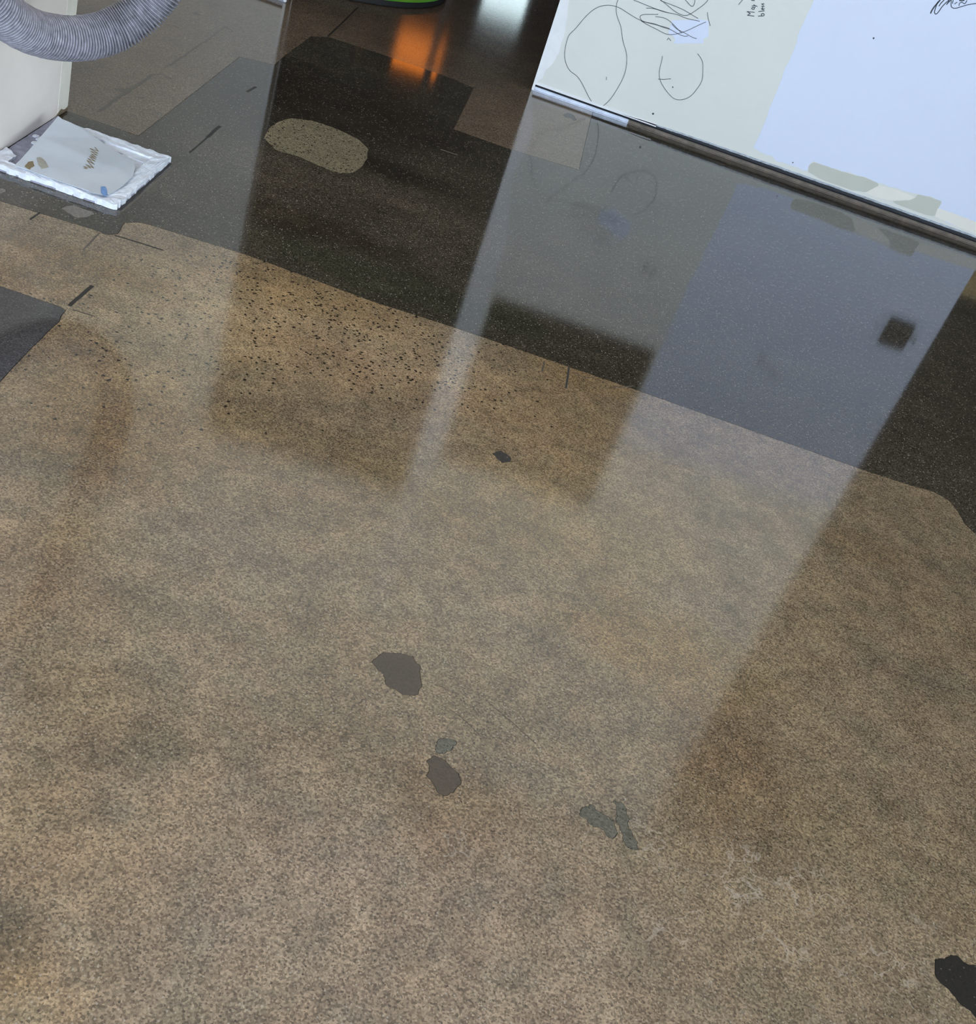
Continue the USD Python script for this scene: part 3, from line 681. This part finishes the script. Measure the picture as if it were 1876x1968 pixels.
# --- the rest of the room and the dark room behind
obj('wall_left', bx(XL - .1, XL, REAR_Y, WALL_Y, 0, CEIL_Z), 'side_paint', kind='structure', label='pale plain wall on the left, outside the photo')
wr = trimesh.boolean.difference([bx(XR, XR + .1, REAR_Y, WALL_Y + 1.5, 0, CEIL_Z), bx(XR - .1, XR + .3, SW_Y0, SW_Y1, SW_Z0, SW_Z1)], engine='manifold')
obj('wall_right', wr, 'side_paint', smooth=False, kind='structure', label='pale plain wall on the right, outside the photo')
rear = bx(XL, XR, REAR_Y - .15, REAR_Y, 0, CEIL_Z)
rear = trimesh.boolean.difference([rear, bx(RW_X0, RW_X1, REAR_Y - .3, REAR_Y + .2, RW_Z0, RW_Z1)], engine='manifold')
obj('wall_rear', rear, 'side_paint', kind='structure', label='wall behind the camera with wide glazing', smooth=False)
obj('ceiling', bx(XL, XR, REAR_Y, WALL_Y, CEIL_Z, CEIL_Z + .1), 'ceiling_paint', kind='structure', label='plain pale ceiling above the photographed room')
w1 = thing('window_1', 'wide shop-front glazing behind the camera', kind='structure')
for k in range(5):
    x = RW_X0 + (RW_X1 - RW_X0) * k / 4
    obj('mullion', bx(max(x - .03, RW_X0), min(x + .03, RW_X1), REAR_Y - .12, REAR_Y - .03, RW_Z0, RW_Z1), 'grey_frame', w1)
for z in (RW_Z0, RW_Z1 - .05):
    obj('frame', bx(RW_X0, RW_X1, REAR_Y - .12, REAR_Y - .03, z, z + .05), 'grey_frame', w1)
for k in range(4):
    x = RW_X0 + (RW_X1 - RW_X0) * k / 4
    obj('pane', bx(x + .03, x + (RW_X1 - RW_X0) / 4 - .03, REAR_Y - .08, REAR_Y - .074, RW_Z0 + .05, RW_Z1 - .05), 'pane_glass', w1)
w3 = thing('added_window_3', 'added side glazing that brightens the column', kind='structure')
for k in range(4):
    y = SW_Y0 + (SW_Y1 - SW_Y0) * k / 3
    obj('mullion', bx(XR + .02, XR + .08, max(y - .03, SW_Y0), min(y + .03, SW_Y1), SW_Z0, SW_Z1), 'grey_frame', w3)
for k in range(3):
    y = SW_Y0 + (SW_Y1 - SW_Y0) * k / 3
    obj('pane', bx(XR + .04, XR + .046, y + .03, y + (SW_Y1 - SW_Y0) / 3 - .03, SW_Z0, SW_Z1), 'pane_glass', w3)
BW = (-0.72, -0.315, 0.06, 0.74)                       # low window in the far wall
far = trimesh.boolean.difference([bx(XL, XR, FAR_Y, FAR_Y + .15, 0, CEIL_Z), bx(BW[0], BW[1], FAR_Y - .1, FAR_Y + .3, BW[2], BW[3])], engine='manifold')
obj('wall_far', far, 'unlit_dark', kind='structure', label='dark far wall of the unlit room behind the doorway', smooth=False)
obj('wall_far_left', bx(XL - .1, XL, WALL_Y, FAR_Y, 0, CEIL_Z), 'unlit_dark', kind='structure', label='dark left wall of the unlit room behind')
obj('wall_far_right', bx(XR, XR + .1, WALL_Y + 1.5, FAR_Y, 0, CEIL_Z), 'unlit_brown', kind='structure', label='brown right wall of the unlit room behind')
obj('ceiling', bx(XL, XR, WALL_Y, FAR_Y, CEIL_Z, CEIL_Z + .1), 'unlit_dark', kind='structure', label='dark ceiling of the unlit room behind')
w2 = thing('window_2', 'low daylit window in the far wall of the dark room', kind='structure')
obj('pane', bx(BW[0], BW[1], FAR_Y + .05, FAR_Y + .056, BW[2], BW[3]), 'pane_glass', w2)
for a_ in ((BW[0], BW[0] + .03, BW[2], BW[3]), (BW[1] - .03, BW[1], BW[2], BW[3]), (BW[0], BW[1], BW[2], BW[2] + .02), (BW[0], BW[1], BW[3] - .02, BW[3])):
    obj('frame', bx(a_[0], a_[1], FAR_Y + .02, FAR_Y + .08, a_[2], a_[3]), 'grey_frame', w2)

# --- ceiling lamps of the front room
for i, (x, y) in enumerate([(-2.8, -1.2), (-0.4, -1.2), (-2.8, 1.6), (-0.6, 1.6)]):
    t = thing('ceiling_light', ['white ceiling light panel behind the camera, left one', 'white ceiling light panel behind the camera, right one', 'white ceiling light panel high over the vacuum hose side', 'white ceiling light panel high over the foreground slab'][i], 'ceiling light', (x, y, CEIL_Z - .09))
    obj('housing', trimesh.util.concatenate([bx(-.62, .62, -.31, .31, .05, .088), bx(-.62, -.6, -.31, .31, 0, .05), bx(.6, .62, -.31, .31, 0, .05), bx(-.6, .6, -.31, -.29, 0, .05), bx(-.6, .6, .29, .31, 0, .05)]), 'white_enamel', t)
    L = UsdLux.RectLight.Define(stage, str(t.GetPath()) + '/Light')
    L.CreateWidthAttr(1.18); L.CreateHeightAttr(.56); L.CreateIntensityAttr(CEIL_LIGHT); L.CreateColorAttr(Gf.Vec3f(*CEIL_COLOR))
    L.AddTranslateOp().Set((0, 0, .04))

# ------------------------------------------------------------------ objects
# --- painted column at the left
cx0, cx1, cy0, cy1 = -2.02, -1.412, 3.0, 3.598
col = thing('column', 'off-white painted square column behind the hose at left edge', 'column', (cx0, cy0, 0))
sh = lambda me: (me.apply_translation((-cx0, -cy0, 0)), me)[1]
obj('shaft', sh(rbx(cx0, cx1 - .001, cy0, cy1 - .001, 0.001, CEIL_Z - .002, .003)), 'column_paint', col)
strip = ragged([(cy1 - .075, .0), (cy1 - .001, .0), (cy1 - .001, CEIL_Z - .01), (cy1 - .075, CEIL_Z - .01)], .03, .003, 61, 20)
e = plate(strip.intersection(sbox(0, .004, cy1 - .0005, CEIL_Z - .004)), 0, .0008)
v = e.vertices.copy(); e.vertices = np.stack([cx1 - .001 + v[:, 2], v[:, 0], v[:, 1]], 1); e.fix_normals()
obj('corner_strip', sh(e), 'plaster_cream', col, 'cream filler strip down the corner of the column', smooth=False)
sm = ragged([(cy1 - .10, .002), (cy1 - .002, .002), (cy1 - .002, .014), (cy1 - .03, .010), (cy1 - .05, .020), (cy1 - .08, .007)], .008, .006, 62, 50)
e = plate(sm.intersection(sbox(0, .003, cy1 - .001, 1)), 0, .0026)
v = e.vertices.copy(); e.vertices = np.stack([cx1 - .001 + v[:, 2], v[:, 0], v[:, 1]], 1); e.fix_normals()
obj('chipped_edge', sh(e), 'dirt', col, 'dirty chipped foot of the column corner', smooth=False)

# --- shallow plaster-smeared tray at the foot of the column
tr = thing('tray', 'shallow white plaster-smeared tray on the floor at the foot of the column', 'tray', (-1.22, 3.25, 0))
tx0, tx1, ty0, ty1, th = -1.408, -1.030, 3.035, 3.472, .018
st = lambda me: (me.apply_translation((1.22, -3.25, 0)), me)[1]


def rough_plate(pts, z0, z1, seed, amp=.007, dz=.006, nstep=.012):
    p = ragged(pts, nstep, amp, seed, 50)
    e = plate(p, z0, z1)
    e = e.subdivide().subdivide().subdivide()
    v = e.vertices.copy()
    top = v[:, 2] > z1 - 1e-6
    v[top, 2] += (meshkit.fbm(v[top] * 45, 3, seed) - .5) * 2 * dz
    e.vertices = v
    return e


obj('base', st(rough_plate([(tx0, ty0), (tx1, ty0), (tx1, ty1), (tx0 + .02, ty1 + .03), (tx0 - .002, ty1 + .05)], .0005, .005, 70, .003, .001)), 'tray_floor', tr)
obj('rim', st(rough_plate([(tx0, ty0), (tx1, ty0), (tx1, ty0 + .034), (tx0, ty0 + .038)], .0008, th, 71)), 'tray_white', tr)
obj('rim', st(rough_plate([(tx1 - .042, ty0 + .02), (tx1, ty0), (tx1, ty1), (tx1 - .042, ty1 - .02)], .0008, th, 72)), 'tray_white', tr)
obj('rim', st(rough_plate([(tx0 + .09, ty1 - .05), (tx1 - .02, ty1 - .055), (tx1, ty1), (tx0 + .10, ty1)], .0008, th, 73)), 'tray_white', tr)
obj('rim', st(rough_plate([(tx0 + .001, ty0 + .02), (tx0 + .05, ty0 + .02), (tx0 + .045, ty0 + .10), (tx0 + .001, ty0 + .13)], .0008, th * .8, 74)), 'tray_white', tr)
obj('plaster_ledge', st(rough_plate([(tx1 - .17, ty1 - .08), (tx1 - .03, ty1 - .10), (tx1 - .03, ty1 - .02), (tx1 - .22, ty1 - .02)], .003, th * .75, 75, .004, .002)), 'tray_white', tr)
obj('plaster_ledge', st(rough_plate([(tx1 - .20, ty0 + .03), (tx1 - .03, ty0 + .03), (tx1 - .03, ty1 - .06), (tx1 - .12, ty1 - .08)], .003, .012, 76, .004, .002)), 'tray_white', tr)
for k in range(7):
    t_ = rng.uniform(0, 1)
    c = (tx0 + .015 + rng.uniform(0, .03), ty0 + .12 + t_ * .25)
    obj('plaster_crumb', st(rough_plate([(c[0] + .008 * math.cos(q) * rng.uniform(.6, 1.3), c[1] + .012 * math.sin(q) * rng.uniform(.6, 1.3)) for q in np.linspace(0, 6.28, 9)[:-1]], .004, .007 + rng.uniform(0, .003), 80 + k, .001, .001, .004)), 'tray_white', tr)

# --- grey sheet lying in the tray, its far left corner propped against the column
c0 = lambda pts: crop(pts, 0, 180, 5.36)
outl = [((600, 230), .075), ((640, 262), .072), ((700, 285), .066), ((780, 322), .058), ((860, 355), .050), ((980, 450), .040), ((1100, 530), .036), ((1210, 600), .032), ((1340, 680), .030), ((1395, 750), .029), ((1370, 850), .0285), ((1250, 960), .0275), ((1130, 1035), .0275),
        ((900, 995), .0275), ((700, 930), .0275), ((480, 855), .0275), ((330, 800), .0275), ((180, 745), .0285), ((150, 735), .029), ((210, 680), .034), ((300, 580), .043), ((420, 440), .057), ((520, 325), .067)]
P3 = np.array([fl(*c0([p])[0], .0265 + (z - .0275) * .6) for p, z in outl])
from scipy.interpolate import LinearNDInterpolator, NearestNDInterpolator
poly = Polygon(P3[:, :2])
zi, zn = LinearNDInterpolator(P3[:, :2], P3[:, 2]), NearestNDInterpolator(P3[:, :2], P3[:, 2])


def sheet_z(q):
    z = zi(q)
    return np.where(np.isnan(z), zn(q), z)


gx, gy = np.meshgrid(np.arange(-1.5, -1.0, .012), np.arange(2.9, 3.6, .012))
g_ = np.c_[gx.ravel(), gy.ravel()]
g_ = g_[shapely.contains_xy(poly.buffer(-.004), g_[:, 0], g_[:, 1])]
Q = np.vstack([P3[:, :2], g_])
T = Delaunay(Q).simplices
c = Q[T].mean(1)
T = T[shapely.contains_xy(poly, c[:, 0], c[:, 1])]
zq = sheet_z(Q)
nq = len(Q)
Vs = np.vstack([np.c_[Q, zq], np.c_[Q, zq - .0012]])
sm_ = trimesh.Trimesh(Vs, np.vstack([T, T[:, ::-1] + nq]), process=False)
E = np.vstack([T[:, [0, 1]], T[:, [1, 2]], T[:, [2, 0]]])
_, inv, cnt = np.unique(np.sort(E, 1), axis=0, return_inverse=True, return_counts=True)
rim = E[cnt[inv.ravel()] == 1]
F_ = np.vstack([T, T[:, ::-1] + nq, np.c_[rim[:, 1], rim[:, 0], rim[:, 0] + nq], np.c_[rim[:, 1], rim[:, 0] + nq, rim[:, 1] + nq]])
sm_ = trimesh.Trimesh(Vs, F_, process=False)
sm_.fix_normals()
sht = thing('sheet', 'pale grey sheet with brown scribble lying in the white tray', 'sheet', (-1.22, 3.25, 0))
obj('panel', st(sm_), 'sheet_grey', sht, smooth=40)


def on_sheet(name, poly2, mt, label=None, h=.0006):
    ms = []
    for g in geoms(poly2):
        e = trimesh.creation.extrude_polygon(g, h, engine='earcut').subdivide()
        v = e.vertices.copy()
        v[:, 2] += sheet_z(v[:, :2]) + .0003
        e.vertices = v
        ms.append(e)
    obj(name, st(trimesh.util.concatenate(ms)), mt, sht, label, smooth=False)


def sf(pts, z=.030):
    return F2(c0(pts), z)


zig = [(975, 565), (1012, 605), (925, 582), (1008, 628), (935, 612), (1000, 648), (940, 640), (992, 672), (930, 655), (985, 690), (918, 668), (978, 710), (905, 685), (970, 735), (895, 700), (965, 768), (885, 735), (935, 768), (862, 755), (900, 775), (865, 772)]
on_sheet('scribble', LineString(sf(zig)).buffer(.0011), 'stain_brown', 'brown zigzag scribble on the sheet')
for k, pp in enumerate(([(255, 745), (285, 705), (340, 700), (355, 745), (300, 772)], [(375, 675), (420, 668), (465, 700), (500, 765), (430, 775), (395, 735)])):
    on_sheet('stain', ragged(sf(pp), .006, .002, 90 + k, 80), 'stain_faint' if k else 'stain_brown')
on_sheet('tape', ragged(sf([(1040, 950), (1085, 945), (1105, 985), (1105, 1045), (1060, 1035), (1040, 1010)]), .006, .002, 95, 80), 'tape_blue', 'torn piece of blue tape on the sheet')
on_sheet('tape', ragged(sf([(920, 950), (960, 925), (1040, 945), (1038, 1010), (1060, 1035), (915, 1000)]), .006, .002, 96, 80), 'sheet_grey')

# --- ribbed hose looped in front of the column
def at_y(x, y, Y):
    d = ray(x, y)
    return EYE + d * Y / d[1]


hp = [at_y(-150, -160, 2.60), at_y(-70, -58, 2.68), at_y(0, 20, 2.78), at_y(60, 60, 2.88), at_y(130, 74, 2.97), at_y(190, 68, 3.04), at_y(245, 44, 3.09), at_y(290, 4, 3.12), at_y(330, -60, 3.14), at_y(350, -150, 3.14), at_y(350, -260, 3.12)]
end = hp[-1]
hp += [end + np.array([-.05, -.03, .22]), np.array([-1.15, 2.98, 1.62]), np.array([-1.32, 2.90, 1.72]), np.array([-1.50, 2.89, 1.60])]
hs = spline(hp, 600)
pitch, R0 = .0084, .0550


def hose_ring(s, a):
    w = meshkit.noise(np.c_[np.cos(a) * 1.5 + s * 60, np.sin(a) * 1.5 + s * 20, np.full(len(a), s * 30)], 5)
    ph = (s / pitch + a / (2 * np.pi) + (w - .5) * .5) % 1.0
    groove = np.clip((np.abs(2 * ph - 1) - .35) / .65, 0, 1)
    return R0 - (.0065 + .008 * w) * groove ** .7 + .0015 * (w - .5)


hose = thing('vacuum_hose', 'dusty grey ribbed vacuum hose sagging in front of the white column', 'hose', (0, 0, 0))
obj('ribbed_tube', tube(hs, R0, 44, hose_ring, .00095), 'hose_grey', hose, smooth=True)
hk = tube(spline([(-1.40, 2.998, 1.62), (-1.40, 2.93, 1.615), (-1.33, 2.90, 1.645), (-1.30, 2.86, 1.65), (-1.29, 2.83, 1.70)], 40), .008, 10)
hook = obj('hook', hk, 'black_steel', None, 'black steel hook on the column carrying the hose', 'hook')

# --- things in the dark room behind the doorway
gcx, gcy, gR = -1.400, 6.680, .75
plat = thing('platform', 'low round lime green platform at the top edge, just inside the dark doorway', 'platform', (gcx, gcy, 0))
obj('deck', lathe([(0, .030), (gR - .005, .030), (gR - .001, .0338), (gR - .04, .040), (0, .046)], n=128), 'lime_plastic', plat)
obj('base_ring', lathe([(0, .0006), (gR - .03, .0006), (gR - .004, .004), (gR, .010), (gR, .033), (gR - .006, .033), (gR - .006, .029), (0, .029)], n=128), 'black_rubber', plat)

rx0, rx1, ry0, ry1, rz = -1.45, -0.835, 8.87, 9.12, 1.14
rk = thing('work_table', 'tall black steel work table in the dark back room', 'table', ((rx0 + rx1) / 2, (ry0 + ry1) / 2, 0))
sr = lambda me: (me.apply_translation((-(rx0 + rx1) / 2, -(ry0 + ry1) / 2, 0)), me)[1]
obj('table_top', sr(rbx(rx0, rx1, ry0, ry1, rz, rz + .035)), 'black_steel', rk)
for x in (rx0 + .03, rx1 - .03):
    for y in (ry0 + .03, ry1 - .03):
        obj('leg', sr(bx(x - .02, x + .02, y - .02, y + .02, .001, rz)), 'black_steel', rk)
lx, lz = -1.07, 1.185
lamp = thing('heat_lamp', 'glowing orange lamp against the far wall, mirrored in the polished floor', 'lamp', (lx, FAR_Y - .1, 0))
lw, lh = .19, .14
obj('housing', trimesh.util.concatenate([bx(-lw - .03, lw + .03, .01, .07, lz - lh - .03, lz + lh + .03), bx(-lw - .03, -lw, -.03, .01, lz - lh - .03, lz + lh + .03), bx(lw, lw + .03, -.03, .01, lz - lh - .03, lz + lh + .03), bx(-lw, lw, -.03, .01, lz + lh, lz + lh + .03), bx(-lw, lw, -.03, .01, lz - lh - .03, lz - lh)]), 'black_steel', lamp)
obj('glowing_panel', bx(-lw + .002, lw - .002, .0, .009, lz - lh + .002, lz + lh - .002), 'lamp_glow', lamp, 'orange glowing panel')
obj('pole', cyl(.018, .02, lz - lh - .03, 0, .04, 16), 'black_steel', lamp)
obj('foot', cyl(.09, .001, .022, 0, .0, 28), 'black_steel', lamp)

# --- recessed outlet box in the wall, just outside the frame but mirrored in the floor
ob = thing('outlet_box', 'open dark electrical box on the white wall, seen as a dark blot mirrored in floor', 'electrical box', (2.06, WALL_Y, .53))
o = trimesh.boolean.difference([bx(-.065, .065, -.03, -.0012, -.07, .07), bx(-.055, .055, -.05, -.006, -.06, .06)], engine='manifold')
obj('box_body', o, 'black_rubber', ob, smooth=False)
obj('wire', tube(spline([(.0, -.01, .04), (.03, -.05, .0), (.07, -.055, -.02), (.09, -.045, .01)], 30), .006, 8), 'black_rubber', ob)

# --- plywood board standing behind the end of the partition (mirrored at the right edge)
pb = thing('plywood_board', 'tan plywood board standing behind the end of the white partition', 'board', (2.75, 6.2, 0))
obj('sheet_face', rbx(-.44, .44, -.009, .009, .001, .42, .002), 'plywood', pb)
for x in (-.36, .36):
    obj('foot', rbx(x - .02, x + .02, .010, .16, .001, .04, .003), 'jamb_brown', pb)
